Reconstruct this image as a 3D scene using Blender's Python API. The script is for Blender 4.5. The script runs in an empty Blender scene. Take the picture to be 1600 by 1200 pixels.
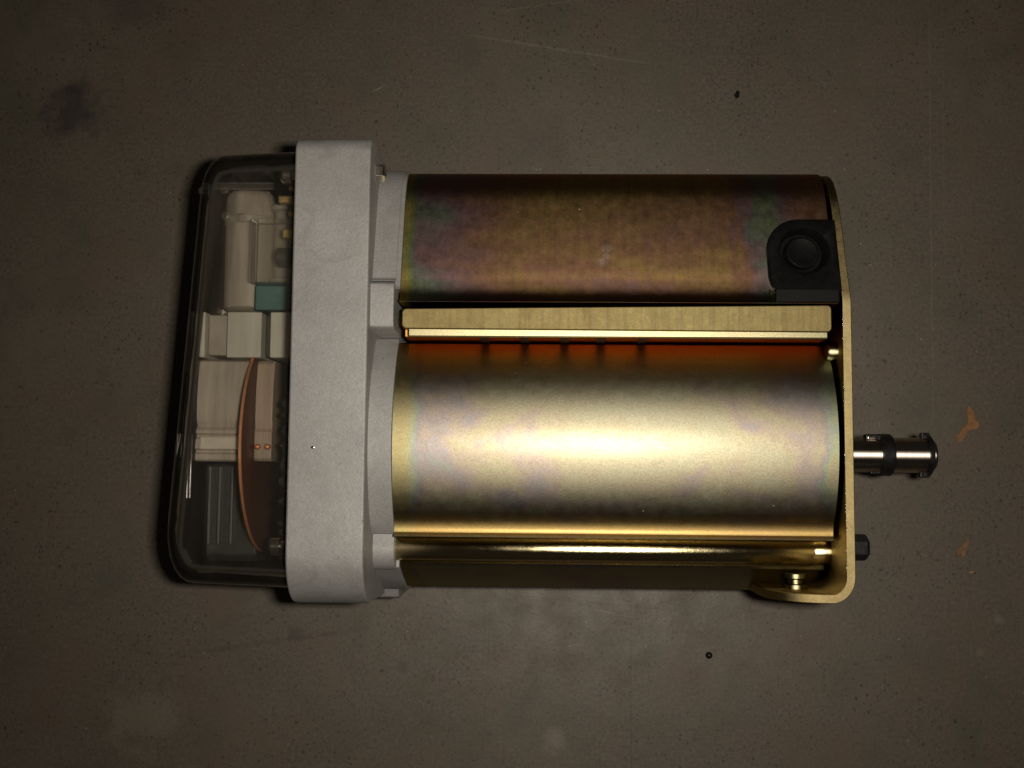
import bpy, bmesh, math, random
from mathutils import Matrix, Vector
random.seed(7)
S = bpy.context.scene
COL = S.collection
PI = math.pi
MM = 0.001

# ------------------------------------------------------------------ camera
cam_d = bpy.data.cameras.new('camera')
cam = bpy.data.objects.new('camera', cam_d)
COL.objects.link(cam)
cam_d.sensor_width = 36.0
cam_d.lens = 38.61
cam_d.clip_start = 0.01
cam_d.clip_end = 50
rot = Matrix(((0.99963838, -0.0065332, 0.02608514),
              (0.00869593, 0.99645492, -0.08367784),
              (-0.02544598, 0.08387442, 0.99615139)))
cam.matrix_world = Matrix.Translation((0.01956, -0.06276, 0.74711)) @ rot.to_4x4()
S.camera = cam

# ------------------------------------------------------------------ world: dim workshop
W = bpy.data.worlds.new('World')
S.world = W
W.use_nodes = True
bg = W.node_tree.nodes['Background']
bg.inputs['Color'].default_value = (1.0, 0.82, 0.62, 1)
bg.inputs['Strength'].default_value = 0.016

# ------------------------------------------------------------------ the flash beside the lens
fl_d = bpy.data.lights.new('flash', 'AREA')
fl_d.shape = 'RECTANGLE'
fl_d.size = 0.040
fl_d.size_y = 0.022
fl_d.energy = 1.24
fl_d.color = (1.0, 0.925, 0.80)
fl_d.spread = math.radians(108)
fl = bpy.data.objects.new('flash', fl_d)
COL.objects.link(fl)
fl.matrix_world = Matrix.Translation((0.0740, -0.0526, 0.7489)) @ rot.to_4x4()

S.view_settings.view_transform = 'Standard'
S.view_settings.look = 'None'
S.view_settings.exposure = 0
S.view_settings.gamma = 1
S.render.engine = 'CYCLES'
S.cycles.use_denoising = True
S.cycles.max_bounces = 12
S.cycles.transparent_max_bounces = 24
S.cycles.sample_clamp_indirect = 6


# ------------------------------------------------------------------ node helpers
class NT:
    def __init__(s, name):
        s.m = bpy.data.materials.new(name)
        s.m.use_nodes = True
        s.t = s.m.node_tree
        s.p = s.t.nodes['Principled BSDF']
        s.out = s.t.nodes['Material Output']
        s.co = s.n('ShaderNodeTexCoord').outputs['Object']

    def n(s, typ, **kw):
        x = s.t.nodes.new(typ)
        for k, v in kw.items():
            setattr(x, k, v)
        return x

    def link(s, a, b):
        s.t.links.new(a, b)

    def val(s, sock, v):
        if isinstance(v, (int, float)):
            sock.default_value = v
        elif isinstance(v, (tuple, list)):
            sock.default_value = tuple(v) + ((1,) if len(v) == 3 and sock.type == 'RGBA' else ())
        else:
            s.link(v, sock)

    def noise(s, scale, detail=3, rough=0.5, vec=None, dist=0.0, stretch=None, off=(0, 0, 0)):
        x = s.n('ShaderNodeTexNoise')
        v = vec or s.co
        if stretch or any(off):
            mp = s.n('ShaderNodeMapping')
            mp.inputs['Scale'].default_value = stretch or (1, 1, 1)
            mp.inputs['Location'].default_value = off
            s.link(v, mp.inputs[0])
            v = mp.outputs[0]
        s.link(v, x.inputs['Vector'])
        x.inputs['Scale'].default_value = scale
        x.inputs['Detail'].default_value = detail
        x.inputs['Roughness'].default_value = rough
        x.inputs['Distortion'].default_value = dist
        return x.outputs['Fac']

    def voro(s, scale, vec=None):
        x = s.n('ShaderNodeTexVoronoi')
        s.link(vec or s.co, x.inputs['Vector'])
        x.inputs['Scale'].default_value = scale
        return x.outputs['Distance'], x.outputs['Color']

    def ramp(s, fac, stops, interp='LINEAR'):
        x = s.n('ShaderNodeValToRGB')
        cr = x.color_ramp
        cr.interpolation = interp
        while len(cr.elements) < len(stops):
            cr.elements.new(0.5)
        for e, (p, c) in zip(cr.elements, stops):
            e.position = p
            e.color = (c, c, c, 1) if isinstance(c, (int, float)) else tuple(c) + (1,)
        s.link(fac, x.inputs[0])
        return x.outputs[0]

    def mix(s, fac, a, b, mode='MIX'):
        x = s.n('ShaderNodeMix', data_type='RGBA', blend_type=mode)
        s.val(x.inputs[0], fac)
        s.val(x.inputs[6], a)
        s.val(x.inputs[7], b)
        return x.outputs[2]

    def math(s, op, a, b=0.0, c=0.0, clamp=False):
        x = s.n('ShaderNodeMath', operation=op, use_clamp=clamp)
        s.val(x.inputs[0], a)
        s.val(x.inputs[1], b)
        s.val(x.inputs[2], c)
        return x.outputs[0]

    def rng(s, v, a, b, c=0.0, d=1.0, smooth=False):
        x = s.n('ShaderNodeMapRange')
        if smooth:
            x.interpolation_type = 'SMOOTHSTEP'
        s.link(v, x.inputs[0])
        for i, q in enumerate((a, b, c, d)):
            x.inputs[i + 1].default_value = q
        return x.outputs[0]

    def sep(s, vec=None):
        x = s.n('ShaderNodeSeparateXYZ')
        s.link(vec or s.co, x.inputs[0])
        return x.outputs

    def bump(s, h, strength, dist=0.0005, normal=None):
        x = s.n('ShaderNodeBump')
        x.inputs['Strength'].default_value = strength
        x.inputs['Distance'].default_value = dist
        s.link(h, x.inputs['Height'])
        if normal:
            s.link(normal, x.inputs['Normal'])
        return x.outputs[0]

    def set(s, **kw):
        names = dict(color='Base Color', metal='Metallic', rough='Roughness', normal='Normal', spec='Specular IOR Level',
                     aniso='Anisotropic', trans='Transmission Weight', coat='Coat Weight', alpha='Alpha')
        for k, v in kw.items():
            s.val(s.p.inputs[names[k]], v)
        return s.m


# ------------------------------------------------------------------ materials
def streaky(name, col, contrast):
    # plastic with painted streaks for the smeared reflections seen through the cover
    N = NT(name)
    n = N.noise(150, 4, 0.7, stretch=(1, 0.06, 0.06))
    m = N.noise(35, 2, 0.5)
    t = N.math('ADD', N.math('MULTIPLY', n, 0.7), N.math('MULTIPLY', m, 0.3))
    c = N.ramp(t, [(0.32, tuple(x * (1 - contrast) for x in col)), (0.68, tuple(min(1, x * (1 + contrast)) for x in col))])
    return N.set(color=c, rough=0.45)


def mat_floor():
    N = NT('dark_concrete_floor')
    big = N.noise(7, 4, 0.55)
    mid = N.noise(45, 5, 0.6, off=(3, 1, 0))
    fine = N.noise(420, 4, 0.7)
    c = N.ramp(big, [(0.3, (0.074, 0.062, 0.048)), (0.7, (0.126, 0.104, 0.081))])
    c = N.mix(N.rng(mid, 0.4, 0.68, 0, 0.8), c, (0.080, 0.064, 0.047))
    c = N.mix(N.rng(fine, 0.38, 0.62, 0.0, 0.75), c, (0.142, 0.113, 0.084))
    # mottled reddish and grey-green clouds of old grime
    c = N.mix(N.rng(N.noise(18, 3, 0.6, off=(9, 4, 0)), 0.5, 0.68, 0, 0.6), c, (0.118, 0.080, 0.058))
    c = N.mix(N.rng(N.noise(24, 3, 0.6, off=(2, 8, 0)), 0.5, 0.68, 0, 0.6), c, (0.078, 0.078, 0.055))
    # dark specks and pits, thicker in some places than in others
    patchy = N.rng(N.noise(14, 3, 0.6, off=(7, 3, 0)), 0.40, 0.6, 0.2, 1)
    for sc, th, k, o in ((210, 0.2, 0.8, (0, 0, 0)), (95, 0.12, 0.75, (5, 2, 0)), (430, 0.3, 0.7, (1, 7, 0))):
        mp = N.n('ShaderNodeMapping'); mp.inputs['Location'].default_value = o; N.link(N.co, mp.inputs[0])
        d, cc = N.voro(sc, mp.outputs[0])
        keep = N.math('MULTIPLY', N.rng(N.sep(cc)[0], 0.7, 0.74), patchy)
        spot = N.math('MULTIPLY', N.rng(d, th * 0.5, th * 1.3, k, 0), keep)
        c = N.mix(spot, c, (0.026, 0.021, 0.016))
    # pale specks of grit
    for sc, th, o, q in ((120, 0.07, (4, 4, 0), 0.88), (60, 0.04, (6, 1, 0), 0.84), (300, 0.1, (2, 2, 0), 0.9)):
        mp = N.n('ShaderNodeMapping'); mp.inputs['Location'].default_value = o; N.link(N.co, mp.inputs[0])
        d, cc = N.voro(sc, mp.outputs[0])
        keep = N.rng(N.sep(cc)[1], q, q + 0.02)
        spot = N.math('MULTIPLY', N.rng(d, th * 0.5, th * 1.2, 0.75, 0), keep)
        c = N.mix(spot, c, (0.30, 0.25, 0.19))
    xyz = N.sep()
    wob = N.math('MULTIPLY', N.math('SUBTRACT', N.noise(30, 3), 0.5), 0.006)

    breakup = N.rng(N.noise(140, 2, 0.7), 0.35, 0.6, 0.15, 1)
    ragged = N.math('SUBTRACT', N.noise(55, 4, 0.65, off=(1, 1, 0)), 0.5)

    def line(x0, y0, x1, y1, w, k, col, base, taper=True):
        # a worn scratch between two points of the floor
        dx, dy = x1 - x0, y1 - y0
        ln = math.hypot(dx, dy); ux, uy = dx / ln, dy / ln
        px = N.math('SUBTRACT', xyz[0], x0); py = N.math('SUBTRACT', xyz[1], y0)
        along = N.math('ADD', N.math('MULTIPLY', px, ux), N.math('MULTIPLY', py, uy))
        acr = N.math('ABSOLUTE', N.math('ADD', N.math('ADD', N.math('MULTIPLY', px, -uy), N.math('MULTIPLY', py, ux)), N.math('MULTIPLY', wob, w * 250)))
        m = N.math('MULTIPLY', N.rng(acr, w * 0.3, w, 1, 0), N.rng(N.math('ABSOLUTE', N.math('SUBTRACT', along, ln / 2)), ln * 0.3, ln * 0.5, 1, 0))
        m = N.math('MULTIPLY', m, breakup)
        return N.mix(N.math('MULTIPLY', m, k), base, col)
    c = line(-0.040, 0.247, 0.10, 0.224, 0.0011, 0.45, (0.22, 0.19, 0.15), c)
    c = line(-0.02, 0.262, 0.05, 0.272, 0.0009, 0.35, (0.2, 0.175, 0.14), c)
    c = line(0.0806, -0.13, 0.0812, -0.30, 0.0008, 0.55, (0.05, 0.043, 0.036), c)
    c = line(-0.105, -0.13, -0.103, -0.25, 0.0007, 0.4, (0.055, 0.046, 0.038), c)
    c = line(-0.012, -0.13, -0.018, -0.26, 0.0007, 0.4, (0.055, 0.042, 0.034), c)
    c = line(0.2885, 0.30, 0.284, -0.05, 0.0005, 0.5, (0.2, 0.175, 0.15), c)
    c = line(0.2975, 0.30, 0.294, 0.05, 0.0005, 0.25, (0.19, 0.165, 0.14), c)
    c = line(-0.225, -0.185, -0.09, -0.165, 0.0024, 0.4, (0.045, 0.036, 0.03), c)
    c = line(0.0, -0.142, 0.125, -0.153, 0.0007, 0.5, (0.055, 0.04, 0.032), c)
    c = line(-0.003, -0.139, 0.018, -0.158, 0.0006, 0.55, (0.05, 0.042, 0.034), c)
    c = line(-0.185, -0.155, -0.125, -0.128, 0.004, 0.3, (0.16, 0.14, 0.11), c)
    c = line(-0.19, -0.166, -0.13, -0.136, 0.003, 0.25, (0.16, 0.14, 0.11), c)
    c = line(-0.10, 0.205, -0.09, 0.21, 0.0007, 0.8, (0.3, 0.25, 0.18), c)
    c = line(0.05, -0.150, 0.09, -0.158, 0.0006, 0.35, (0.24, 0.21, 0.17), c)
    c = line(0.22, 0.215, 0.216, 0.222, 0.0008, 0.8, (0.03, 0.027, 0.024), c)

    def blot(x0, y0, r, k, col, base, seed):
        px = N.math('SUBTRACT', xyz[0], x0); py = N.math('SUBTRACT', xyz[1], y0)
        d = N.math('SQRT', N.math('ADD', N.math('MULTIPLY', px, px), N.math('MULTIPLY', py, py)))
        d = N.math('ADD', d, N.math('MULTIPLY', ragged, r * 2.6))
        return N.mix(N.rng(d, r * 0.3, r, k, 0), base, col)
    c = blot(-0.313, 0.192, 0.026, 0.8, (0.036, 0.031, 0.028), c, 1.0)
    c = blot(-0.27, 0.272, 0.028, 0.5, (0.055, 0.047, 0.04), c, 2.0)
    c = blot(-0.245, -0.225, 0.03, 0.35, (0.19, 0.165, 0.12), c, 3.0)
    c = blot(0.015, 0.165, 0.03, 0.3, (0.07, 0.052, 0.04), c, 4.0)
    c = blot(0.030, -0.238, 0.010, 0.5, (0.22, 0.18, 0.15), c, 5.0)
    c = blot(0.325, -0.155, 0.006, 0.4, (0.22, 0.18, 0.15), c, 6.0)
    c = blot(0.312, -0.176, 0.005, 0.4, (0.22, 0.18, 0.15), c, 7.0)
    c = blot(-0.145, -0.17, 0.006, 0.5, (0.05, 0.042, 0.035), c, 8.0)
    c = blot(-0.072, -0.19, 0.006, 0.5, (0.05, 0.042, 0.035), c, 9.0)
    r = N.rng(mid, 0.3, 0.7, 0.42, 0.62)
    h = N.math('ADD', N.math('MULTIPLY', fine, 0.6), mid)
    return N.set(color=c, rough=r, spec=0.45, normal=N.bump(h, 0.35, 0.0006))


def mat_cast():
    N = NT('cast_aluminium')
    grain = N.noise(900, 3, 0.75)
    cloud = N.noise(22, 4, 0.6)
    c = N.ramp(cloud, [(0.3, (0.335, 0.325, 0.318)), (0.7, (0.43, 0.418, 0.408))])
    c = N.mix(N.rng(grain, 0.35, 0.65, 0, 0.5), c, (0.225, 0.22, 0.217))
    # oily handling marks
    smear = N.noise(38, 5, 0.65, dist=1.6, off=(1.3, 0.4, 0))
    c = N.mix(N.rng(smear, 0.5, 0.68, 0, 0.5), c, (0.25, 0.235, 0.22))
    d, cc = N.voro(160)
    spot = N.math('MULTIPLY', N.rng(d, 0.05, 0.14, 0.6, 0), N.rng(N.sep(cc)[0], 0.9, 0.92))
    c = N.mix(spot, c, (0.16, 0.15, 0.14))
    return N.set(color=c, metal=0.4, rough=N.rng(smear, 0.4, 0.7, 0.66, 0.54), normal=N.bump(N.math('ADD', grain, N.noise(260, 3, 0.6)), 0.32, 0.0004))


# interference colours of the yellow chromate film, from thin to thick
FILM = [(0.0, (0.60, 0.50, 0.27)), (0.22, (0.66, 0.54, 0.30)), (0.36, (0.62, 0.45, 0.25)), (0.46, (0.50, 0.30, 0.24)),
        (0.55, (0.40, 0.26, 0.32)), (0.63, (0.28, 0.34, 0.32)), (0.71, (0.36, 0.47, 0.24)), (0.82, (0.60, 0.52, 0.24)), (1.0, (0.62, 0.45, 0.30))]


PALE = [(0.0, (0.53, 0.50, 0.33)), (0.25, (0.54, 0.51, 0.34)), (0.38, (0.55, 0.48, 0.30)), (0.47, (0.51, 0.40, 0.35)),
        (0.55, (0.43, 0.37, 0.41)), (0.63, (0.38, 0.45, 0.41)), (0.72, (0.43, 0.52, 0.32)), (0.84, (0.56, 0.51, 0.27)), (1.0, (0.53, 0.43, 0.32))]


def mat_zinc(name, strength=0.5, brushed=0.0, r0=0.27, r1=0.4, edge=None, off=(0, 0, 0), grain=0.25, dark=1.0, thick=0.0, size=13, amp=1.1, base=(0.60, 0.495, 0.26), sat=1.0, mark=None, core=0.0, table=None, tint=None, stretch=None, brush_scale=900, brush_dark=0.35):
    N = NT(name)
    xyz = N.sep()
    n1 = N.noise(size, 4, 0.55, dist=0.6, off=off, stretch=stretch)
    n2 = N.noise(size * 18, 3, 0.65, stretch=(1, 0.12, 0.12)) if brushed else N.noise(size * 4.5, 4, 0.6, off=(off[1], off[0], 0))
    t = N.math('ADD', N.math('MULTIPLY', n1, 0.8), N.math('MULTIPLY', n2, 0.12 if brushed else 0.25))
    t = N.math('ADD', N.math('MULTIPLY', N.math('SUBTRACT', t, 0.46 if brushed else 0.52), amp), 0.3 + thick)
    if edge:
        for (ax, pos, width, amt) in edge:
            wav = N.math('ADD', xyz[ax], N.math('MULTIPLY', N.math('SUBTRACT', n2, 0.5), width * 0.8))
            dd = N.math('ABSOLUTE', N.math('SUBTRACT', wav, pos))
            t = N.math('ADD', t, N.rng(dd, 0, width, amt, 0, True))
    film = N.ramp(t, table or FILM)
    c = N.mix(strength, base, film)
    hs = N.n('ShaderNodeHueSaturation'); hs.inputs['Saturation'].default_value = sat; hs.inputs['Value'].default_value = dark
    N.link(c, hs.inputs['Color']); c = hs.outputs[0]
    for ax, pos, width, col, k in (tint or ()):     # edge bands: thick film, and orange reflections painted into the colour
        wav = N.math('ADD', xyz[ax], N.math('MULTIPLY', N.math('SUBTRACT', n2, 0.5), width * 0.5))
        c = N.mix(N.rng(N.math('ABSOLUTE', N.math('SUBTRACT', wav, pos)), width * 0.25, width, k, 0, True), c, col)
    if mark:   # a pale fingerprint-sized smear
        sq = lambda q: N.math('MULTIPLY', q, q)
        for mx, my, mr in mark:
            d2 = N.math('SQRT', N.math('ADD', sq(N.math('SUBTRACT', xyz[0], mx)), sq(N.math('SUBTRACT', xyz[1], my))))
            d2 = N.math('ADD', d2, N.math('MULTIPLY', N.math('SUBTRACT', N.noise(220, 3), 0.5), mr * 1.6))
            c = N.mix(N.rng(d2, mr * 0.4, mr, 0.75, 0), c, (0.85, 0.62, 0.50))
    sp = N.noise(1050, 2, 0.8)
    c = N.mix(N.rng(sp, 0.35, 0.7, 0.0, 0.6), c, (0.30 * dark, 0.24 * dark, 0.13 * dark))
    rough = N.rng(N.noise(170, 4, 0.7), 0.3, 0.7, r0, r1)
    h = N.math('MULTIPLY', sp, grain)
    if brushed:
        br = N.noise(brush_scale, 3, 0.7, stretch=(1, 0.03, 0.03))
        h = N.math('ADD', h, N.math('MULTIPLY', br, brushed))
        c = N.mix(N.rng(br, 0.45, 0.68, 0, brush_dark), c, (0.30 * dark, 0.22 * dark, 0.11 * dark))
    # pinholes and pale dust
    d, cc = N.voro(170)
    spot = N.math('MULTIPLY', N.rng(d, 0.03, 0.07, 1, 0), N.rng(N.sep(cc)[0], 0.93, 0.95))
    c = N.mix(spot, c, (0.8, 0.75, 0.6))
    rough = N.math('ADD', rough, N.math('MULTIPLY', spot, 0.3))
    N.t.nodes.remove(N.p)
    gl = N.n('ShaderNodeBsdfAnisotropic', distribution='BECKMANN')
    N.link(c, gl.inputs['Color']); N.link(rough, gl.inputs['Roughness'])
    N.link(N.bump(h, 0.5, 0.00012), gl.inputs['Normal'])
    res = gl.outputs[0]
    if core:   # the film's own smoother top face
        g2 = N.n('ShaderNodeBsdfAnisotropic', distribution='BECKMANN')
        N.link(c, g2.inputs['Color']); g2.inputs['Roughness'].default_value = 0.3
        N.link(gl.inputs['Normal'].links[0].from_socket, g2.inputs['Normal'])
        mx = N.n('ShaderNodeMixShader'); mx.inputs[0].default_value = core
        N.link(gl.outputs[0], mx.inputs[1]); N.link(g2.outputs[0], mx.inputs[2])
        res = mx.outputs[0]
    N.link(res, N.out.inputs[0])
    return N.m


def simple(name, col, metal=0.0, rough=0.5, nscale=300, var=0.2, bump=0.1, spec=0.5):
    N = NT(name)
    n = N.noise(nscale, 4, 0.6)
    d = tuple(x * (1 - var) for x in col); u = tuple(min(1, x * (1 + var)) for x in col)
    c = N.ramp(n, [(0.3, d), (0.7, u)])
    return N.set(color=c, metal=metal, rough=N.rng(n, 0.3, 0.7, rough * 0.85, min(1, rough * 1.15)), spec=spec,
                 normal=N.bump(n, bump, 0.0003))


def mat_clear(name, tint, gloss_rough=0.03, haze=0.05, soft=0.2):
    # thin moulded clear plastic: mirror reflection by Fresnel, the rest passes straight through the wall
    N = NT(name)
    N.t.nodes.remove(N.p)
    tr = N.n('ShaderNodeBsdfTransparent'); tr.inputs[0].default_value = tint + (1,)
    gl = N.n('ShaderNodeBsdfGlossy'); gl.inputs['Roughness'].default_value = gloss_rough
    gl.inputs[0].default_value = (1, 1, 1, 1)
    df = N.n('ShaderNodeBsdfDiffuse'); df.inputs[0].default_value = (0.55, 0.49, 0.41, 1)
    fr = N.n('ShaderNodeFresnel'); fr.inputs['IOR'].default_value = 1.42
    b = N.bump(N.noise(45, 2), 0.3, 0.001)
    N.link(b, gl.inputs['Normal'])
    rf = N.n('ShaderNodeBsdfRefraction'); rf.inputs['IOR'].default_value = 1.12; rf.inputs['Roughness'].default_value = 0.1
    rf.inputs[0].default_value = tint + (1,)
    m9 = N.n('ShaderNodeMixShader'); m9.inputs[0].default_value = soft
    N.link(tr.outputs[0], m9.inputs[1]); N.link(rf.outputs[0], m9.inputs[2])
    m0 = N.n('ShaderNodeMixShader')
    N.link(N.rng(N.noise(70, 4, 0.6, dist=0.4, stretch=(1, 0.12, 1)), 0.35, 0.72, haze * 0.6, haze * 1.4), m0.inputs[0])  # streaked diffuse haze painted in for soft whitish reflections
    N.link(m9.outputs[0], m0.inputs[1]); N.link(df.outputs[0], m0.inputs[2])
    m1 = N.n('ShaderNodeMixShader')
    N.link(fr.outputs[0], m1.inputs[0])
    N.link(m0.outputs[0], m1.inputs[1]); N.link(gl.outputs[0], m1.inputs[2])
    N.link(m1.outputs[0], N.out.inputs[0])
    return N.m


M_FLOOR = mat_floor()
M_CAST = mat_cast()
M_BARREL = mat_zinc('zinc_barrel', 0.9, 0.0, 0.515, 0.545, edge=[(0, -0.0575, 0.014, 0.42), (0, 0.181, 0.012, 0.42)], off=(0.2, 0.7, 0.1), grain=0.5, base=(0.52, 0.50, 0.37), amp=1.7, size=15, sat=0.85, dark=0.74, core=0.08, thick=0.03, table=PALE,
                  tint=[(1, -0.0915, 0.0085, (0.52, 0.32, 0.07), 0.8), (1, 0.013, 0.012, (0.42, 0.15, 0.03), 0.85), (0, -0.0575, 0.009, (0.40, 0.33, 0.13), 0.6)])  # long edges: painted orange reflections of lip and ledge; left end: film
M_CAN = mat_zinc('zinc_brushed_can', 0.95, 0.7, 0.53, 0.57, edge=[(0, -0.0575, 0.007, 0.24), (0, 0.146, 0.022, 0.2), (0, -0.05, 0.055, 0.17), (1, 0.117, 0.02, 0.12)], off=(0.61, 0.33, 0), grain=0.4, thick=0.09, size=11, amp=1.25, sat=1.35, dark=1.06, stretch=(0.3, 1.3, 1),
                 mark=[(0.0565, 0.065, 0.0035), (0.0535, 0.0575, 0.0035), (0.0562, 0.0605, 0.003)])
M_STRIP = mat_zinc('zinc_brushed_strip', 0.3, 1.4, 0.6, 0.66, off=(0.5, 0.1, 0), grain=0.3, base=(0.50, 0.41, 0.18), dark=0.5, sat=1.1, brush_scale=420, brush_dark=0.5)
M_ZINC = mat_zinc('zinc_bright', 0.6, 0.0, 0.42, 0.46, off=(0.9, 0.2, 0), grain=0.5, base=(0.52, 0.47, 0.24), dark=0.72, table=PALE)
M_WEB = mat_zinc('zinc_orange_bounce', 0.25, 0.0, 0.5, 0.55, off=(0.3, 0.2, 0), grain=0.3, base=(0.68, 0.25, 0.05), sat=1.1)  # web coloured orange so its reflection in the barrel turns orange
M_ROD = mat_zinc('zinc_rod', 0.3, 0.0, 0.3, 0.35, off=(0.1, 0.2, 0), grain=1.2, base=(0.72, 0.64, 0.38), dark=1.15)
M_PLATE = mat_zinc('zinc_cut_plate', 0.25, 0.0, 0.6, 0.68, off=(0.4, 0.9, 0), grain=1.4, base=(0.52, 0.40, 0.17), dark=0.85)
M_RUBBER = simple('black_rubber', (0.0045, 0.0042, 0.004), 0, 0.6, 250, 0.25, 0.25, spec=0.14)
M_BLACK = simple('black_oxide_steel', (0.02, 0.019, 0.02), 0.6, 0.38, 300, 0.2, 0.2)
def mat_turned():
    N = NT('turned_steel')
    N.t.nodes.remove(N.p)
    g = N.n('ShaderNodeBsdfAnisotropic', distribution='BECKMANN')
    rings = N.noise(1400, 2, 0.6, stretch=(1, 0.01, 0.01))
    N.link(N.ramp(rings, [(0.3, (0.60, 0.54, 0.48)), (0.7, (0.74, 0.67, 0.60))]), g.inputs['Color'])
    g.inputs['Roughness'].default_value = 0.5
    g.inputs['Anisotropy'].default_value = 0.55
    tg = N.n('ShaderNodeTangent', direction_type='RADIAL', axis='X')
    N.link(tg.outputs[0], g.inputs['Tangent'])
    N.link(g.outputs[0], N.out.inputs[0])
    return N.m


M_STEEL = mat_turned()
M_SCREW = simple('screw_steel', (0.62, 0.58, 0.52), 1.0, 0.22, 500, 0.15, 0.1)
M_SEAL = simple('black_sealant', (0.02, 0.019, 0.02), 0, 0.22, 260, 0.3, 1.0)
M_COPPER = simple('copper_wire', (0.55, 0.23, 0.11), 0.5, 0.42, 300, 0.1, 0.1)
M_DISC = simple('dull_copper_disc', (0.10, 0.042, 0.024), 0.3, 0.42, 120, 0.12, 0.08)
M_HUB = streaky('brown_beige_plastic', (0.27, 0.205, 0.15), 0.25)
M_BRASS = simple('brass_terminal', (0.62, 0.45, 0.18), 0.8, 0.35, 300, 0.1, 0.1)
M_WHITE = streaky('white_plastic', (0.38, 0.36, 0.295), 0.18)
M_BEIGE = streaky('beige_plastic', (0.31, 0.265, 0.21), 0.35)
M_BEIGE2 = simple('pale_beige_plastic', (0.46, 0.415, 0.34), 0, 0.45, 60, 0.08, 0.1)
M_TRAY = simple('grey_beige_tray', (0.27, 0.235, 0.19), 0, 0.5, 40, 0.2, 0.1)
M_TEAL = simple('teal_plastic', (0.06, 0.13, 0.12), 0, 0.4, 120, 0.1, 0.05)
M_BOARD = simple('green_circuit_board', (0.03, 0.07, 0.035), 0, 0.4, 300, 0.2, 0.1)
M_REFL_BAR = simple('dark_brown_reflection_bar', (0.045, 0.022, 0.013), 0, 0.4, 300, 0.25, 0.1)
M_DARK = simple('dark_grey_plastic', (0.018, 0.018, 0.015), 0, 0.45, 200, 0.2, 0.1)
M_FIN = simple('grey_green_fin', (0.075, 0.08, 0.068), 0, 0.4, 200, 0.15, 0.05)
M_COVER = mat_clear('clear_cover_plastic', (0.98, 0.97, 0.95), 0.03, 0.022, 0.08)
M_COVER_IN = mat_clear('clear_cover_inner_face', (0.985, 0.98, 0.97), 0.02, 0.004, 0.0)
M_GLINT = mat_clear('clear_glint_plastic', (0.985, 0.98, 0.97), 0.2, 0.03, 0.0)
M_RELAY = mat_clear('clear_relay_plastic', (0.92, 0.92, 0.9), 0.06, 0.1, 0.0)
M_RUST = simple('orange_paint_flake', (0.24, 0.115, 0.045), 0, 0.8, 260, 0.3, 0.5)
M_RUST2 = simple('brown_paint_flake', (0.19, 0.105, 0.05), 0, 0.8, 260, 0.35, 0.5)
M_STRAW = simple('pale_splinter', (0.42, 0.27, 0.14), 0, 0.7, 260, 0.2, 0.3)


# ------------------------------------------------------------------ mesh helpers (all lengths in millimetres)
def finish(name, bm, mat, parent=None, smooth=35, bevel=0.0, seg=3, loc=None):
    bmesh.ops.remove_doubles(bm, verts=bm.verts, dist=1e-4)
    bmesh.ops.recalc_face_normals(bm, faces=bm.faces)
    if loc:
        bmesh.ops.translate(bm, verts=bm.verts, vec=[-q for q in loc])
    bmesh.ops.scale(bm, verts=bm.verts, vec=(MM, MM, MM))
    me = bpy.data.meshes.new(name)
    bm.to_mesh(me); bm.free()
    me.materials.append(mat)
    for p in me.polygons:
        p.use_smooth = True
    me.set_sharp_from_angle(angle=math.radians(smooth))
    o = bpy.data.objects.new(name, me)
    COL.objects.link(o)
    if loc:
        o.location = [q * MM for q in loc]
    if parent:
        o.parent = parent
    if bevel:
        b = o.modifiers.new('bevel', 'BEVEL')
        b.width = bevel * MM; b.segments = seg; b.limit_method = 'ANGLE'; b.angle_limit = math.radians(32)
        b.harden_normals = True
    return o


def prism_x(prof, x0, x1, bm=None):
    """closed profile of (y, z) points extruded along X"""
    bm = bm or bmesh.new()
    a = [bm.verts.new((x0, y, z)) for y, z in prof]
    b = [bm.verts.new((x1, y, z)) for y, z in prof]
    n = len(prof)
    for i in range(n):
        j = (i + 1) % n
        bm.faces.new((a[i], a[j], b[j], b[i]))
    bm.faces.new(a); bm.faces.new(b[::-1])
    return bm


def box(x0, x1, y0, y1, z0, z1, bm=None):
    return prism_x([(y0, z0), (y1, z0), (y1, z1), (y0, z1)], x0, x1, bm)


def lathe(axis, prof, seg=48, bm=None):
    """prof: (position along axis, radius); axis = ('x', y, z) or ('y', x, z) or ('z', x, y)"""
    bm = bm or bmesh.new()
    k, p, q = axis
    rings = []
    for u, r in prof:
        ring = []
        for i in range(seg):
            a = 2 * PI * i / seg
            c, s_ = r * math.cos(a), r * math.sin(a)
            v = {'x': (u, p + c, q + s_), 'y': (p + c, u, q + s_), 'z': (p + c, q + s_, u)}[k]
            ring.append(bm.verts.new(v))
        rings.append(ring)
    for a, b in zip(rings, rings[1:]):
        for i in range(seg):
            j = (i + 1) % seg
            bm.faces.new((a[i], a[j], b[j], b[i]))
    bm.faces.new(rings[0]); bm.faces.new(rings[-1][::-1])
    return bm


def tube(pts, r, seg=10, bm=None):
    bm = bm or bmesh.new()
    pts = [Vector(p) for p in pts]
    rings = []
    up = Vector((1, 0, 0))
    for i, p in enumerate(pts):
        t = (pts[min(i + 1, len(pts) - 1)] - pts[max(i - 1, 0)]).normalized()
        u = t.cross(up)
        if u.length < 1e-3:
            u = t.cross(Vector((0, 1, 0)))
        u.normalize(); v = t.cross(u)
        rings.append([bm.verts.new(p + u * r * math.cos(2 * PI * k / seg) + v * r * math.sin(2 * PI * k / seg)) for k in range(seg)])
    for a, b in zip(rings, rings[1:]):
        for i in range(seg):
            j = (i + 1) % seg
            bm.faces.new((a[i], a[j], b[j], b[i]))
    bm.faces.new(rings[0]); bm.faces.new(rings[-1][::-1])
    return bm


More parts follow.
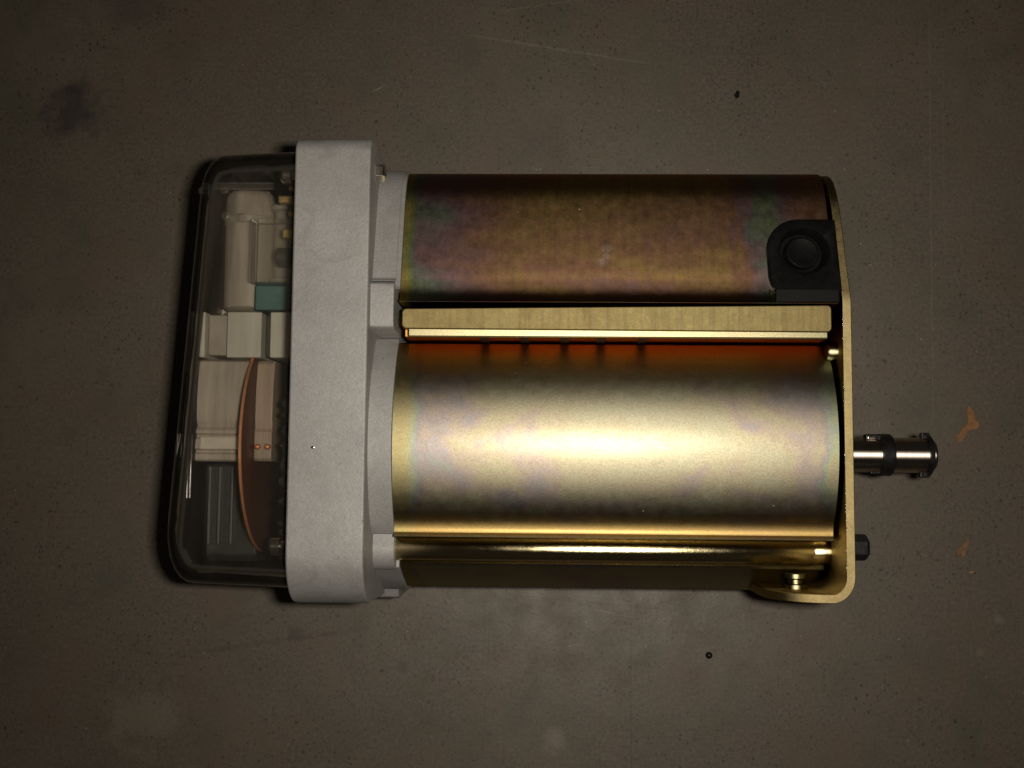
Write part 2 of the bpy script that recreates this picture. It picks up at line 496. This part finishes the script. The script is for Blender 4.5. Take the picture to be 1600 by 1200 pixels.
def arc(cy, cz, r, a0, a1, n):
    return [(cy + r * math.cos(math.radians(a0 + (a1 - a0) * i / n)), cz + r * math.sin(math.radians(a0 + (a1 - a0) * i / n))) for i in range(n + 1)]


def catmull(pts, k=6):
    out = []
    for i in range(len(pts) - 1):
        p0 = pts[max(i - 1, 0)]; p1 = pts[i]; p2 = pts[i + 1]; p3 = pts[min(i + 2, len(pts) - 1)]
        for j in range(k):
            t = j / k
            out.append(tuple(0.5 * (2 * b + (c - a) * t + (2 * a - 5 * b + 4 * c - d) * t * t + (3 * b - a - 3 * c + d) * t ** 3)
                             for a, b, c, d in zip(p0, p1, p2, p3)))
    out.append(tuple(pts[-1]))
    return out


# ------------------------------------------------------------------ the floor
bm = bmesh.new()
v = [bm.verts.new(p) for p in ((-3000, -3000, 0), (3000, -3000, 0), (3000, 3000, 0), (-3000, 3000, 0))]
bm.faces.new(v)
floor = finish('floor', bm, M_FLOOR)
floor['kind'] = 'structure'

# ------------------------------------------------------------------ the gear motor
motor = bpy.data.objects.new('gear_motor', None)
COL.objects.link(motor)
motor['label'] = 'gold zinc plated electric gear motor with clear cover lying on dark concrete floor'
motor['category'] = 'gear motor'

# --- cast end frame: the tall grey slab
prof = ([(-122, 0)] + [(-132, 8), (-134.5, 25), (-135, 80), (-134.5, 100)] + arc(-104, 128, 30, 190, 92, 14)
        + [(-95, 158.2), (60, 158.2), (100, 158.2)] + arc(115, 149.5, 8.6, 90, 4, 8) + [(124, 130), (124.5, 60), (124, 6), (118, 0)])
frame = finish('end_frame', prism_x(prof, -116.5, -74.5), M_CAST, motor, 30, bevel=1.3)
frame['label'] = 'matt grey cast aluminium end frame'

# barrel seat: the cast collar round the big barrel
BC = (-43.4, 72.0)
collar = ([(14.5, 4)] + [(14.5, 100), (14.8, 124)] + arc(BC[0], BC[1], 78.6, 42, 131.5, 30) + [(-95.6, 120), (-95.6, 4)])
finish('barrel_collar', prism_x(collar, -75, -61.5), M_CAST, frame, 30, bevel=0.8)

# can seat: collar of the upper compartment, a thin lip in front of it
canp = [(116.5, 4), (117.2, 60), (117.2, 92)]
cant = catmull([(117.2, 92), (116.6, 105), (113.8, 114.5), (108.2, 121.2), (100.5, 125.9), (88, 130.3), (70, 135.8), (53, 140.8), (45, 143.0), (39.6, 144.8), (36.2, 146.6), (33.8, 148.8), (32.8, 150.4)], 6)
canr = [(32.8, 150.4), (32.55, 150.5), (32.4, 150.2), (32.4, 128.0)]
can_prof = canp + cant[1:] + canr[1:] + [(32.4, 60), (32.4, 4)]


def grow(prof, d, cy, cz):
    return [(y + d * (y - cy) / math.hypot(y - cy, z - cz), z + d * (z - cz) / math.hypot(y - cy, z - cz)) for y, z in prof]


seat = [p for p in grow(can_prof, 2.2, 75, 70) if p[0] > 44.0 or p[1] < 50]
seat = [(44.6, 4)] + [p for p in grow(canp + cant[1:], 2.0, 75, 60) if p[0] > 45.5] + [(44.6, 147.2)]
finish('can_collar', prism_x(seat, -75, -61.2), M_CAST, frame, 30, bevel=0.7)
lip = [(40.5, 6)] + [p for p in grow(canp + cant[1:], 1.0, 75, 60) if p[0] > 41.5] + [(40.5, 146.0)]
finish('collar_lip', prism_x(lip, -62, -58.9), M_CAST, frame, 30, bevel=0.3)

# block between the two collars
blk = [(17.2, 4), (17.2, 147), (18.5, 150.3), (22, 151), (40, 150.6), (42.6, 150.2), (43.6, 148.5), (43.6, 4)]
finish('bridge_block', prism_x(blk, -75, -61.4), M_CAST, frame, 30, bevel=0.8)

# tie-rod boss, foot lug and corner ear
boss = [(-88.5, 6), (-88.5, 124)] + arc(-104.2, 113.0, 12.4, 68, 185, 16) + [(-116.6, 60), (-116.6, 6)]
finish('rod_boss', prism_x(boss, -75, -62.3), M_CAST, frame, 30, bevel=0.8)
skirtcast = [(-100, 4), (-100, 114), (-115.3, 114.5), (-123, 98), (-131.6, 75), (-132.5, 20), (-127, 4)]
finish('skirt_collar', prism_x(skirtcast, -75, -60.5), M_CAST, frame, 30, bevel=0.7)
lug = [(-118, 10), (-133, 12), (-137.8, 18), (-138.3, 62), (-137, 70), (-131, 74), (-118, 74)]
finish('foot_lug', prism_x(lug, -106, -66), M_CAST, frame, 30, bevel=1.4)
finish('flange_nut', lathe(('x', 108.5, 136), [(-74.6, 5.4), (-70.6, 5.4), (-69.6, 4.4), (-68.9, 2.2)], 6), M_SCREW, frame, 20, bevel=0.3)

bm = bmesh.new()
bmesh.ops.create_icosphere(bm, subdivisions=2, radius=0.9, matrix=Matrix.Translation((-102.8, -48.2, 158.0)) @ Matrix.Diagonal((1.4, 1, 0.5, 1)))
finish('casting_nick', bm, M_SCREW, frame, 20)

# --- lower casing: big rolled barrel, rod trough and skirt, one rolled sheet
case = ([(13.7, 3), (13.7, 110), (13.5, 118), (12.8, 122.8)] + arc(BC[0], BC[1], 77, 43.8, 121.5, 60)
        + [(-85.6, 136.3), (-87.4, 135.2), (-89.2, 134.4), (-91.2, 133.8), (-93.2, 133.6), (-94.2, 133.9), (-95.0, 134.7), (-95.7, 135.1), (-96.5, 134.8), (-96.9, 133.8), (-96.9, 122), (-96.6, 108), (-98, 106.2), (-110, 106.2), (-111.4, 108), (-111.6, 112),
           (-112.6, 113.4), (-114, 112.6)] + [(-121, 98), (-129.6, 75), (-130.6, 60), (-130.6, 12), (-126, 3)])
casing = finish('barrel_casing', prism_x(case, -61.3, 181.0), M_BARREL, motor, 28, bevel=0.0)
casing['label'] = 'satin yellow zinc plated rolled barrel with iridescent tint'

# --- upper compartment can
can = finish('upper_can', prism_x(can_prof, -58.6, 181.2), M_CAN, motor, 30, bevel=0.5)
cut = finish('hole_cutter', lathe(('z', 165.6, 63.6), [(60, 14.0), (200, 14.0)], 48), M_CAN)
can.modifiers.clear()
bo = can.modifiers.new('hole', 'BOOLEAN'); bo.operation = 'DIFFERENCE'; bo.object = cut; bo.solver = 'EXACT'
bpy.context.view_layer.update()
dg = bpy.context.evaluated_depsgraph_get()
me2 = bpy.data.meshes.new_from_object(can.evaluated_get(dg))
can.modifiers.clear()
can.data = me2
for p in me2.polygons:
    p.use_smooth = True
me2.set_sharp_from_angle(angle=math.radians(25))
bpy.data.objects.remove(cut)
can['label'] = 'brushed iridescent brown gold upper compartment cover'

# --- seam strip between can and barrel (tapered, round corners) and the ledge below it
def plan_plate(pts, z0, z1, r=3.0, seg=6):
    """plan polygon (x, y) with rounded corners, between two heights"""
    out = []
    n = len(pts)
    for i in range(n):
        p = Vector(pts[i]); a = (Vector(pts[i - 1]) - p).normalized(); b = (Vector(pts[(i + 1) % n]) - p).normalized()
        ang = a.angle(b); t = r / math.tan(ang / 2)
        c = p + (a + b).normalized() * (r / math.sin(ang / 2))
        s = p + a * t; e = p + b * t
        a0 = math.atan2(s.y - c.y, s.x - c.x); a1 = math.atan2(e.y - c.y, e.x - c.x)
        d = (a1 - a0 + PI) % (2 * PI) - PI
        out += [(c.x + r * math.cos(a0 + d * k / seg), c.y + r * math.sin(a0 + d * k / seg)) for k in range(seg + 1)]
    bm = bmesh.new()
    lo = [bm.verts.new((x, y, z0)) for x, y in out]; hi = [bm.verts.new((x, y, z1)) for x, y in out]
    m = len(out)
    for i in range(m):
        j = (i + 1) % m
        bm.faces.new((lo[i], lo[j], hi[j], hi[i]))
    bm.faces.new(hi); bm.faces.new(lo[::-1])
    return bm


seam = finish('seam_strip', plan_plate([(-57.2, 17.6), (178, 16.8), (178, 31.9), (-57.2, 29.0)], 143.2, 150.2, 2.6), M_STRIP, motor, 30, bevel=0.9)
seam['label'] = 'narrow brushed gold folded strip along the seam'
ledge = finish('seam_ledge', box(-54.0, 176.6, 13.5, 24.5, 143.6, 147.6), M_ZINC, seam, 30, bevel=1.0)
finish('seam_web', box(-56, 177, 13.9, 26.4, 4, 143.4), M_WEB, seam, 30, bevel=0.4)
# dark bars added under the ledge to break up the orange reflection
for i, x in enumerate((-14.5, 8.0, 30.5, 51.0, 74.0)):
    finish('reflection_bar', box(x, x + 5.0, 13.65, 14.2, 119.4, 143.2), M_REFL_BAR, seam, 30, bevel=0.4)

# --- tie rod with its bolt
rod = finish('tie_rod', lathe(('x', -104.0, 113.6), [(-63.5, 6.4), (-62, 7.4), (172, 7.4), (173, 6.9), (175, 6.9), (176, 7.3), (183.5, 7.3)], 48), M_ROD, motor, 35)
bolt = finish('hex_bolt', lathe(('x', -101.6, 108), [(188.4, 7.0), (189.0, 7.7), (205.4, 7.7), (207.0, 6.5)], 6), M_BLACK, motor, 20, bevel=0.5)
bolt['label'] = 'black hexagon bolt head'

# --- end bracket: thick plate folded round its lower end into a tab
stations = []
top_tab = [(116.8, 100.0), (115.6, 106.0), (112.6, 112.5), (108.5, 118.2), (102.1, 123.6), (96, 127.2), (90.6, 130.2), (81, 133.8), (72, 137.0), (60, 141.0), (48, 145.2), (40, 148.2), (36.0, 149.6), (33.0, 150.0)]
t = 4.9
for y, z in top_tab:
    stations.append((188.5 - t / 2, y, z, 3))
for y in (10, -20, -50, -80, -105, -115):
    stations.append((188.5 - t / 2, y, 150.0, 3))
for k in range(1, 9):
    a = math.radians(90 * k / 8)
    stations.append((188.5 - t / 2 - 8.6 * (1 - math.cos(a)), -115 - 8.6 * math.sin(a) - 3.0 * k / 8, 150.0, 3 + 60 * k / 8))
for x, z in ((172, 150.0), (167, 149.4), (161, 147.0), (155, 142.5), (150.5, 136.5), (147, 129.0), (145.2, 120.0), (144.6, 110.0)):
    stations.append((x, -126.6, z, 66))
bm = bmesh.new()
rings = []
rj = random.Random(3)
for i, (x, y, zt, zb) in enumerate(stations):
    p0 = Vector(stations[max(i - 1, 0)][:2]); p1 = Vector(stations[min(i + 1, len(stations) - 1)][:2])
    d = (p1 - p0).normalized(); nrm = Vector((-d.y, d.x))
    a = Vector((x, y)) + nrm * t / 2; b = Vector((x, y)) - nrm * t / 2
    rings.append([bm.verts.new((a.x, a.y, zb)), bm.verts.new((a.x, a.y, zt)), bm.verts.new((b.x, b.y, zt)), bm.verts.new((b.x, b.y, zb))])
for r0, r1 in zip(rings, rings[1:]):
    for i in range(4):
        j = (i + 1) % 4
        bm.faces.new((r0[i], r0[j], r1[j], r1[i]))
bm.faces.new(rings[0]); bm.faces.new(rings[-1][::-1])
plate = finish('end_bracket', bm, M_PLATE, motor, 40, bevel=0.55, seg=2)
plate['label'] = 'thick gold plated end bracket with folded tab'
# burrs along the sheared inner edge
bm = bmesh.new()
for i in range(46):
    y = rj.uniform(-112, 30); s_ = rj.uniform(0.15, 0.5)
    bmesh.ops.create_icosphere(bm, subdivisions=1, radius=s_, matrix=Matrix.Translation((183.75 + rj.uniform(-.15, .25), y, 149.8 + rj.uniform(-.3, .25))) @ Matrix.Diagonal((1, rj.uniform(1, 2.2), 0.8, 1)))
bu = finish('shear_burrs', bm, M_SCREW, plate, 60)
bu['kind'] = 'stuff'
finish('rivet', lathe(('x', 7.6, 136), [(183.9, 4.8), (179.6, 4.8), (178.3, 4.1), (177.8, 2.5)], 32), M_ZINC, plate, 40)
sc = finish('tab_screw', lathe(('y', 163.6, 118), [(-124.6, 6.6), (-122.0, 6.6), (-121.4, 4.2), (-119.2, 4.2), (-118.2, 6.4), (-116.0, 6.0)], 32), M_ZINC, plate, 40)

# --- black rubber grommet with its blind plug
outline = [(184, 82.5), (164, 82.6)] + [(164 - 18.8 * math.sin(math.radians(a)), 63.8 + 18.8 * math.cos(math.radians(a))) for a in range(10, 91, 8)] + \
          [(145.2, 48), (146.4, 42.6), (149.6, 40.2), (156, 39.6), (184, 39.2)]


def can_z(y):
    for (y0, z0), (y1, z1) in zip(cant, cant[1:]):
        if y1 <= y <= y0:
            return z0 + (z1 - z0) * (y - y0) / (y1 - y0)
    return 147.0 if y < 60 else 92.0


gz = lambda y: 143.2 - (y - 61) * 0.30
bm = bmesh.new()
HC = (165.6, 63.6); HR = 13.4; n = 48
ring0 = []
for i in range(n):          # top rim round the hole
    a = 2 * PI * i / n
    ring0.append((HC[0] + HR * math.cos(a), HC[1] + HR * math.sin(a)))


def hit(a):                # outline point in direction a from the hole's centre
    best = None
    dx, dy = math.cos(a), math.sin(a)
    m = len(outline)
    for i in range(m):
        (x0, y0), (x1, y1) = outline[i], outline[(i + 1) % m]
        ex, ey = x1 - x0, y1 - y0
        den = dx * ey - dy * ex
        if abs(den) < 1e-9:
            continue
        tt = ((x0 - HC[0]) * ey - (y0 - HC[1]) * ex) / den
        uu = ((x0 - HC[0]) * dy - (y0 - HC[1]) * dx) / den
        if tt > 0 and -1e-6 <= uu <= 1 + 1e-6 and (best is None or tt < best):
            best = tt
    return HC[0] + dx * best, HC[1] + dy * best


n = 96
loops = []
for kind in range(7):
    lp = []
    for i in range(n):
        a = 2 * PI * i / n
        c, s_ = math.cos(a), math.sin(a)
        ox, oy = hit(a)
        if kind == 0: p = (ox, oy, gz(oy) - 9)
        elif kind == 1: p = (ox, oy, gz(oy) - 1.0)
        elif kind == 2: p = (ox - c * 1.4, oy - s_ * 1.4, gz(oy))
        elif kind == 3: p = (HC[0] + c * (HR + 1.2), HC[1] + s_ * (HR + 1.2), gz(HC[1] + s_ * HR))
        elif kind == 4: p = (HC[0] + c * HR, HC[1] + s_ * HR, gz(HC[1] + s_ * HR) - 0.9)
        elif kind == 5: p = (HC[0] + c * (HR - 1.6), HC[1] + s_ * (HR - 1.6), gz(HC[1]) - 11 - 0.29 * s_ * HR)
        else: p = (HC[0] + c * 1.0, HC[1] + s_ * 1.0, gz(HC[1]) - 12)
        lp.append(bm.verts.new(p))
    loops.append(lp)
for a, b in zip(loops, loops[1:]):
    for i in range(n):
        j = (i + 1) % n
        bm.faces.new((a[i], a[j], b[j], b[i]))
bm.faces.new(loops[-1])
grom = finish('cable_grommet', bm, M_RUBBER, motor, 50)
grom['label'] = 'black rubber cable grommet with round blind hole'
bm = lathe(('z', HC[0] - 0.5, HC[1] - 0.4), [(132.0, 9.4), (138.2, 9.2), (139.0, 8.4), (139.0, 8.0), (138.6, 7.4), (138.6, 0.5)], 40)
for q in bm.verts:
    q.co.z -= (q.co.y - HC[1]) * 0.29
finish('blind_plug', bm, M_RUBBER, grom, 50)
finish('grommet_skirt', box(147.6, 182.6, 33.2, 41.0, 138, 150.0), M_RUBBER, grom, 30, bevel=1.0)
# loose gold corner of the cut-out
bm = bmesh.new()
q = [bm.verts.new(p) for p in ((144.8, 40.6, 148.2), (148.2, 38.6, 149.2), (145.0, 37.8, 149.0))]
q2 = [bm.verts.new((p.co.x, p.co.y, p.co.z - 1.6)) for p in q]
bm.faces.new(q); bm.faces.new(q2[::-1])
for i in range(3):
    j = (i + 1) % 3
    bm.faces.new((q[i], q[j], q2[j], q2[i]))
finish('cutout_corner', bm, M_ZINC, can, 30)

# --- output shaft
SY, SZ = -48.2, 85.0
shaft = finish('output_shaft', lathe(('x', SY, SZ), [(180, 10.4), (248.6, 10.4), (248.8, 9.6), (250.6, 9.6), (250.8, 10.2), (252.0, 10.2), (253.6, 9.0)], 64), M_STEEL, motor, 30)
shaft['label'] = 'short turned steel output shaft with two black clips'
ringc = finish('retaining_collar', lathe(('x', SY, SZ), [(220.8, 10.6), (221.4, 12.6), (227.6, 12.6), (228.4, 11.9), (228.6, 10.6)], 48), M_BLACK, shaft, 35)
finish('collar_lug', box(212.5, 222.5, SY + 8.0, SY + 12.2, SZ - 1, SZ + 5.2), M_BLACK, ringc, 30, bevel=0.9)
finish('collar_lug', box(215.5, 222.5, SY - 11.6, SY - 8.6, SZ - 2, SZ + 3), M_BLACK, ringc, 30, bevel=0.9)
finish('key_end', box(213.4, 218.2, SY + 9.2, SY + 11.0, SZ + 3.6, SZ + 5.9), M_SCREW, ringc, 30, bevel=0.5)
cl = finish('circlip', lathe(('x', SY, SZ), [(248.3, 9.6), (248.5, 12.3), (250.9, 12.3), (251.1, 9.6)], 48), M_BLACK, shaft, 35)
finish('circlip_lug', box(246.0, 251.0, SY + 9.6, SY + 13.4, SZ - 1.5, SZ + 3), M_BLACK, cl, 30, bevel=0.7)
finish('circlip_lug', box(245.0, 251.0, SY - 13.4, SY - 9.8, SZ - 2, SZ + 2.4), M_BLACK, cl, 30, bevel=0.7)

# --- clear cover: moulded hood with rounded edges, open towards the frame
def rrect(y0, y1, z0, z1, r, k=10):
    pts = []
    for cy, cz, a0 in ((y1 - r, z1 - r, 0), (y0 + r, z1 - r, 90), (y0 + r, z0 + r, 180), (y1 - r, z0 + r, 270)):
        pts += [(cy + r * math.cos(math.radians(a0 + 90 * i / k)), cz + r * math.sin(math.radians(a0 + 90 * i / k))) for i in range(k + 1)]
    return pts


def hood(inset0, depth):
    secs = []
    R = 15.0
    X0 = -117.5; L_ = depth
    us = [0, 8, 20, 35, 48] + [L_ - R + R * math.sin(math.radians(a)) for a in (0, 12, 24, 36, 48, 58, 68, 78, 90)]
    for u in us:
        w = u - (L_ - R)
        ins = inset0 + u * 0.035 + (R - math.sqrt(max(R * R - w * w, 0)) if w > 0 else 0)
        low = ins + (0.9 * (R - math.sqrt(max(R * R - w * w, 0))) if w > 0 else 0)
        secs.append([(X0 - u + (y + 57) * 0.066 * u / L_, y, z) for y, z in rrect(-127 + low, 125.5 - ins, 6 + ins, 142 - ins * 1.15, 24 - min(ins, 10) * 0.6)])
    return secs


bm = bmesh.new()
so = hood(0.0, 71.5); si = hood(2.4, 69.1)
rings = [[bm.verts.new(p) for p in s] for s in so[:1]]
allr = [[bm.verts.new(p) for p in s] for s in si[:1]] + rings + [[bm.verts.new(p) for p in s] for s in so[1:]]
for a, b in zip(allr, allr[1:]):
    m = len(a)
    for i in range(m):
        j = (i + 1) % m
        bm.faces.new((a[i], a[j], b[j], b[i]))
bm.faces.new(allr[-1])
inn = [allr[0]] + [[bm.verts.new(p) for p in s] for s in si[1:]]
for a, b in zip(inn, inn[1:]):
    m = len(a)
    for i in range(m):
        j = (i + 1) % m
        bm.faces.new((a[j], a[i], b[i], b[j]))
bm.faces.new(inn[-1])
bm.faces.ensure_lookup_table()
n_in = len(inn) - 1
for f in bm.faces[-(n_in * len(allr[0]) + 1):]:
    f.material_index = 1
cover = finish('clear_cover', bm, M_COVER, motor, 40)
cover.data.materials.append(M_COVER_IN)
cover['label'] = 'transparent moulded plastic cover hood'

# domes and ribs added to the hood to catch flash glints
for x, y, z in ((-176.0, 99.5, 131.5), (-161.5, 98.5, 137.0), (-160.3, 83.5, 137.6), (-147.6, 83.0, 138.2)):
    bm = lathe(('z', x, y), [(z - 0.6, 2.6), (z, 2.3), (z + 0.30, 1.6), (z + 0.46, 0.8), (z + 0.5, 0.2)], 24)
    finish('glint_dome', bm, M_GLINT, cover, 80)
finish('end_glint_rib', tube([(-184.6, -40 - 4.6 * k, 114) for k in range(9)], 2.3, 18), M_GLINT, cover, 80)
finish('top_rib', tube([(-176.5 + 3.4 * k, 103.5, 126.5) for k in range(13)], 2.0, 18), M_GLINT, cover, 80)

# gasket bead of black sealant between frame and cover
bm = bmesh.new()
pts = rrect(-122.5, 122.0, 14, 134, 22)
m = len(pts)
gr = random.Random(5)
def bead(y, z, k):
    return 4.4 + gr.uniform(-0.9, 1.2)
dense = []
for i in range(m):
    (y0, z0), (y1, z1) = pts[i], pts[(i + 1) % m]
    nn = max(1, int(math.hypot(y1 - y0, z1 - z0) / 2.5))
    dense += [(y0 + (y1 - y0) * k / nn, z0 + (z1 - z0) * k / nn) for k in range(nn)]
cy0, cz0 = 0, 74
ra = [bm.verts.new((-116.4, y, z)) for y, z in dense]
rb = [bm.verts.new((-119.5 + gr.uniform(-1.2, .6), y, z)) for y, z in dense]
rc = [bm.verts.new(((-124.5 + gr.uniform(-3.4, 1.6)) if y < -20 else (-121.5 + gr.uniform(-.5, .5)), y * 0.97, 74 + (z - 74) * 0.95)) for y, z in dense]
rd = [bm.verts.new((-116.4, y * 0.93, 74 + (z - 74) * 0.9)) for y, z in dense]
k = len(dense)
for A, B in ((ra, rb), (rb, rc), (rc, rd), (rd, ra)):
    for i in range(k):
        j = (i + 1) % k
        bm.faces.new((A[i], A[j], B[j], B[i]))
finish('sealant_bead', bm, M_SEAL, cover, 25)
for y, z in ((112.5, 117), (-103.5, 122), (112.5, 28), (-106, 28)):
    finish('cover_screw', lathe(('x', y, z), [(-116.4, 3.4), (-127.0, 3.4), (-127.3, 5.4), (-132.0, 5.4), (-133.6, 4.0), (-134.0, 1.5)], 24), M_SCREW, cover, 35)

# --- what the cover houses
back = finish('back_panel', box(-118.6, -116.7, -112, 112, 20, 128), M_DARK, motor, 30, bevel=0.5)
board = finish('circuit_board', box(-126.5, -124.6, 52, 109, 24, 116), M_BOARD, motor, 30, bevel=0.2)
finish('terminal', box(-135.5, -126.4, 96.5, 100.5, 110, 116), M_BRASS, board, 30, bevel=0.7)
finish('terminal', box(-132.5, -126.4, 75.5, 80.5, 110, 116), M_BRASS, board, 30, bevel=0.7)
finish('solder_pin', box(-129.2, -126.4, 88.5, 91, 112, 116.5), M_BRASS, board, 30, bevel=0.3)
finish('solder_pin', box(-129.2, -126.4, 104, 106, 112, 116.5), M_BRASS, board, 30, bevel=0.3)
finish('choke', lathe(('x', 66, 104), [(-124.7, 6), (-137, 6), (-138.5, 4.5)], 24), M_DARK, board, 35)
tray = finish('inner_tray', prism_x([(-54, 18), (112, 18), (117, 24), (117, 66), (114, 70), (-54, 70)], -183, -153), M_BEIGE2, motor, 40, bevel=4.0)
cap = finish('capacitor', lathe(('y', -161.5, 78), [(36.5, 12.5), (38.5, 15.0), (106, 15.2), (109.5, 14.2), (112, 10.5), (113, 6)], 56), M_BEIGE, motor, 40)
finish('capacitor_band', lathe(('y', -161.5, 78), [(90.0, 15.3), (90.4, 15.9), (94.6, 15.9), (95, 15.3)], 56), M_TRAY, cap, 40)
finish('coil_bobbin', lathe(('y', -137.5, 80), [(52, 9.5), (53.5, 11.5), (56, 11.5), (57, 8.6), (98, 8.6), (99, 11.5), (101.5, 11.5), (103, 9.5)], 48), M_TRAY, motor, 40)
relay = finish('relay_case', box(-152, -128, 50, 88, 96, 112), M_RELAY, motor, 30, bevel=1.0)
finish('teal_connector', box(-152, -126, 35, 50, 60, 100), M_TEAL, motor, 30, bevel=1.2)
for x0, x1 in ((-166.5, -146.0), (-140.8, -124.0), (-182.8, -179.6)):
    w = finish('white_terminal_block', box(x0, x1, 5.8, 33.0, 40, 105.5), M_WHITE, motor, 30, bevel=0.7)
finish('bridge_bar', box(-179.5, -166.6, 7.5, 32.0, 40, 100), M_TRAY, motor, 30, bevel=1.2)
finish('bridge_bar', box(-145.9, -140.9, 7.0, 32.5, 40, 96), M_DARK, motor, 30, bevel=0.8)
# ribbed beige coil former
former = [(5.0, 30), (5.0, 100), (3.5, 103), (-8, 105.5), (-20, 106.2), (-31.0, 105.6), (-33.2, 104.4), (-34.2, 103.2), (-35.4, 104.2), (-37.2, 106.0), (-39.2, 106.2),
          (-40.2, 104.6), (-41.5, 104.6), (-42.5, 106.4), (-48, 107.0), (-49.2, 105.2), (-50.4, 105.2), (-51.4, 106.6), (-54.6, 106.4), (-55.6, 104.8), (-55.6, 30)]
fo = finish('coil_former', prism_x(former, -183, -152.2), M_BEIGE, motor, 30, bevel=0.4)
finish('former_band', box(-180, -156, -48.6, -41.2, 104, 107.6), M_BEIGE2, fo, 30, bevel=0.8)
# copper disc and rotor on the motor shaft
disc = finish('copper_disc', lathe(('x', -44.5, 62), [(-151.6, 20), (-151.6, 65.4), (-151.2, 66.0), (-149.9, 66.0), (-149.5, 65.4), (-149.5, 20)], 96), M_DISC, motor, 35)
finish('copper_rim', lathe(('x', -44.5, 62), [(-151.3, 65.6), (-151.3, 66.6), (-149.8, 66.6), (-149.8, 65.6)], 96), M_COPPER, disc, 35)
hub = finish('hub_block', prism_x([(4.6, 40), (4.6, 99), (2.5, 101.5), (-10, 103.5), (-30, 104.6), (-36, 103.4), (-38, 104.6), (-53.6, 104.4), (-55.4, 102.6), (-55.4, 40)], -148.9, -138.4), M_HUB, motor, 30, bevel=0.8)
for x in (-146.4, -140.6):
    finish('glint_stud', lathe(('z', x, -46.8), [(103, 1.9), (105.6, 1.9), (106.6, 1.2), (106.9, .5)], 16), M_COPPER, hub, 40)  # studs added to stand for two flash glints on the copper
db = finish('lower_housing', prism_x([(-56.2, 14), (-56.2, 82), (-58, 84), (-112, 80), (-116, 74), (-117, 20)], -183, -152), M_DARK, motor, 30, bevel=1.5)
for x in (-180.5, -174.5, -167.0):
    finish('housing_fin', box(x, x + 1.5, -105, -58.5, 79, 86.5), M_FIN, db, 30, bevel=0.4)

# ------------------------------------------------------------------ litter on the floor
def flake(name, pts, h, mat, label, cat, seed, group=None):
    rr = random.Random(seed)
    cx = sum(p[0] for p in pts) / len(pts); cy = sum(p[1] for p in pts) / len(pts)
    dense = []
    n = len(pts)
    for i in range(n):
        (x0, y0), (x1, y1) = pts[i], pts[(i + 1) % n]
        for k in range(4):
            f = k / 4
            dense.append((x0 + (x1 - x0) * f + rr.uniform(-.6, .6), y0 + (y1 - y0) * f + rr.uniform(-.6, .6)))
    bm = bmesh.new()
    lo = [bm.verts.new((x, y, 0.02)) for x, y in dense]
    hi = [bm.verts.new((x, y, h * rr.uniform(0.5, 1.1))) for x, y in dense]
    m = len(dense)
    for i in range(m):
        j = (i + 1) % m
        bm.faces.new((lo[i], lo[j], hi[j], hi[i]))
    bm.faces.new(hi); bm.faces.new(lo[::-1])
    o = finish(name, bm, mat, None, 40, loc=(cx, cy, 0))
    o['label'] = label; o['category'] = cat
    if group: o['group'] = group
    return o


flake('paint_flake', [(307.5, -13.2), (310.3, -14.6), (312.3, -22.0), (314.2, -23.0), (315.0, -26.4), (311.0, -28.6), (307.8, -29.0), (303.5, -36.5), (300.2, -37.4), (299.6, -33.2), (303.8, -27.2), (307.0, -24.2), (306.6, -18.5)],
      1.0, M_RUST, 'larger forked orange flake on the floor right of the shaft', 'flake', 1)
flake('paint_flake', [(306.0, -100.0), (305.0, -106.5), (302.6, -112.5), (301.2, -115.0), (300.4, -111.5), (297.6, -113.5), (297.0, -110.2), (301.2, -106.6)],
      0.9, M_RUST2, 'smaller brown three cornered flake on the floor below the orange one', 'flake', 2)
flake('splinter', [(304.5, -122.6), (305.0, -123.4), (309.6, -124.6), (309.3, -123.6)], 0.5, M_STRAW, 'thin pale splinter below the small brown flake', 'splinter', 4)
bm = bmesh.new()
bmesh.ops.create_icosphere(bm, subdivisions=3, radius=2.3, matrix=Matrix.Translation((132.5, -180.1, 2.2)))
bd = finish('bead', bm, M_BLACK, None, 80, loc=(132.5, -180.1, 0))
bd['label'] = 'tiny round black bead on the floor below the motor'; bd['category'] = 'bead'
flake('grit', [(153.2, 204.0), (155.8, 205.4), (156.4, 202.4), (154.6, 199.8), (152.6, 201.2)], 1.2, M_RUBBER, 'small black crumb on the floor above the motor', 'crumb', 6)
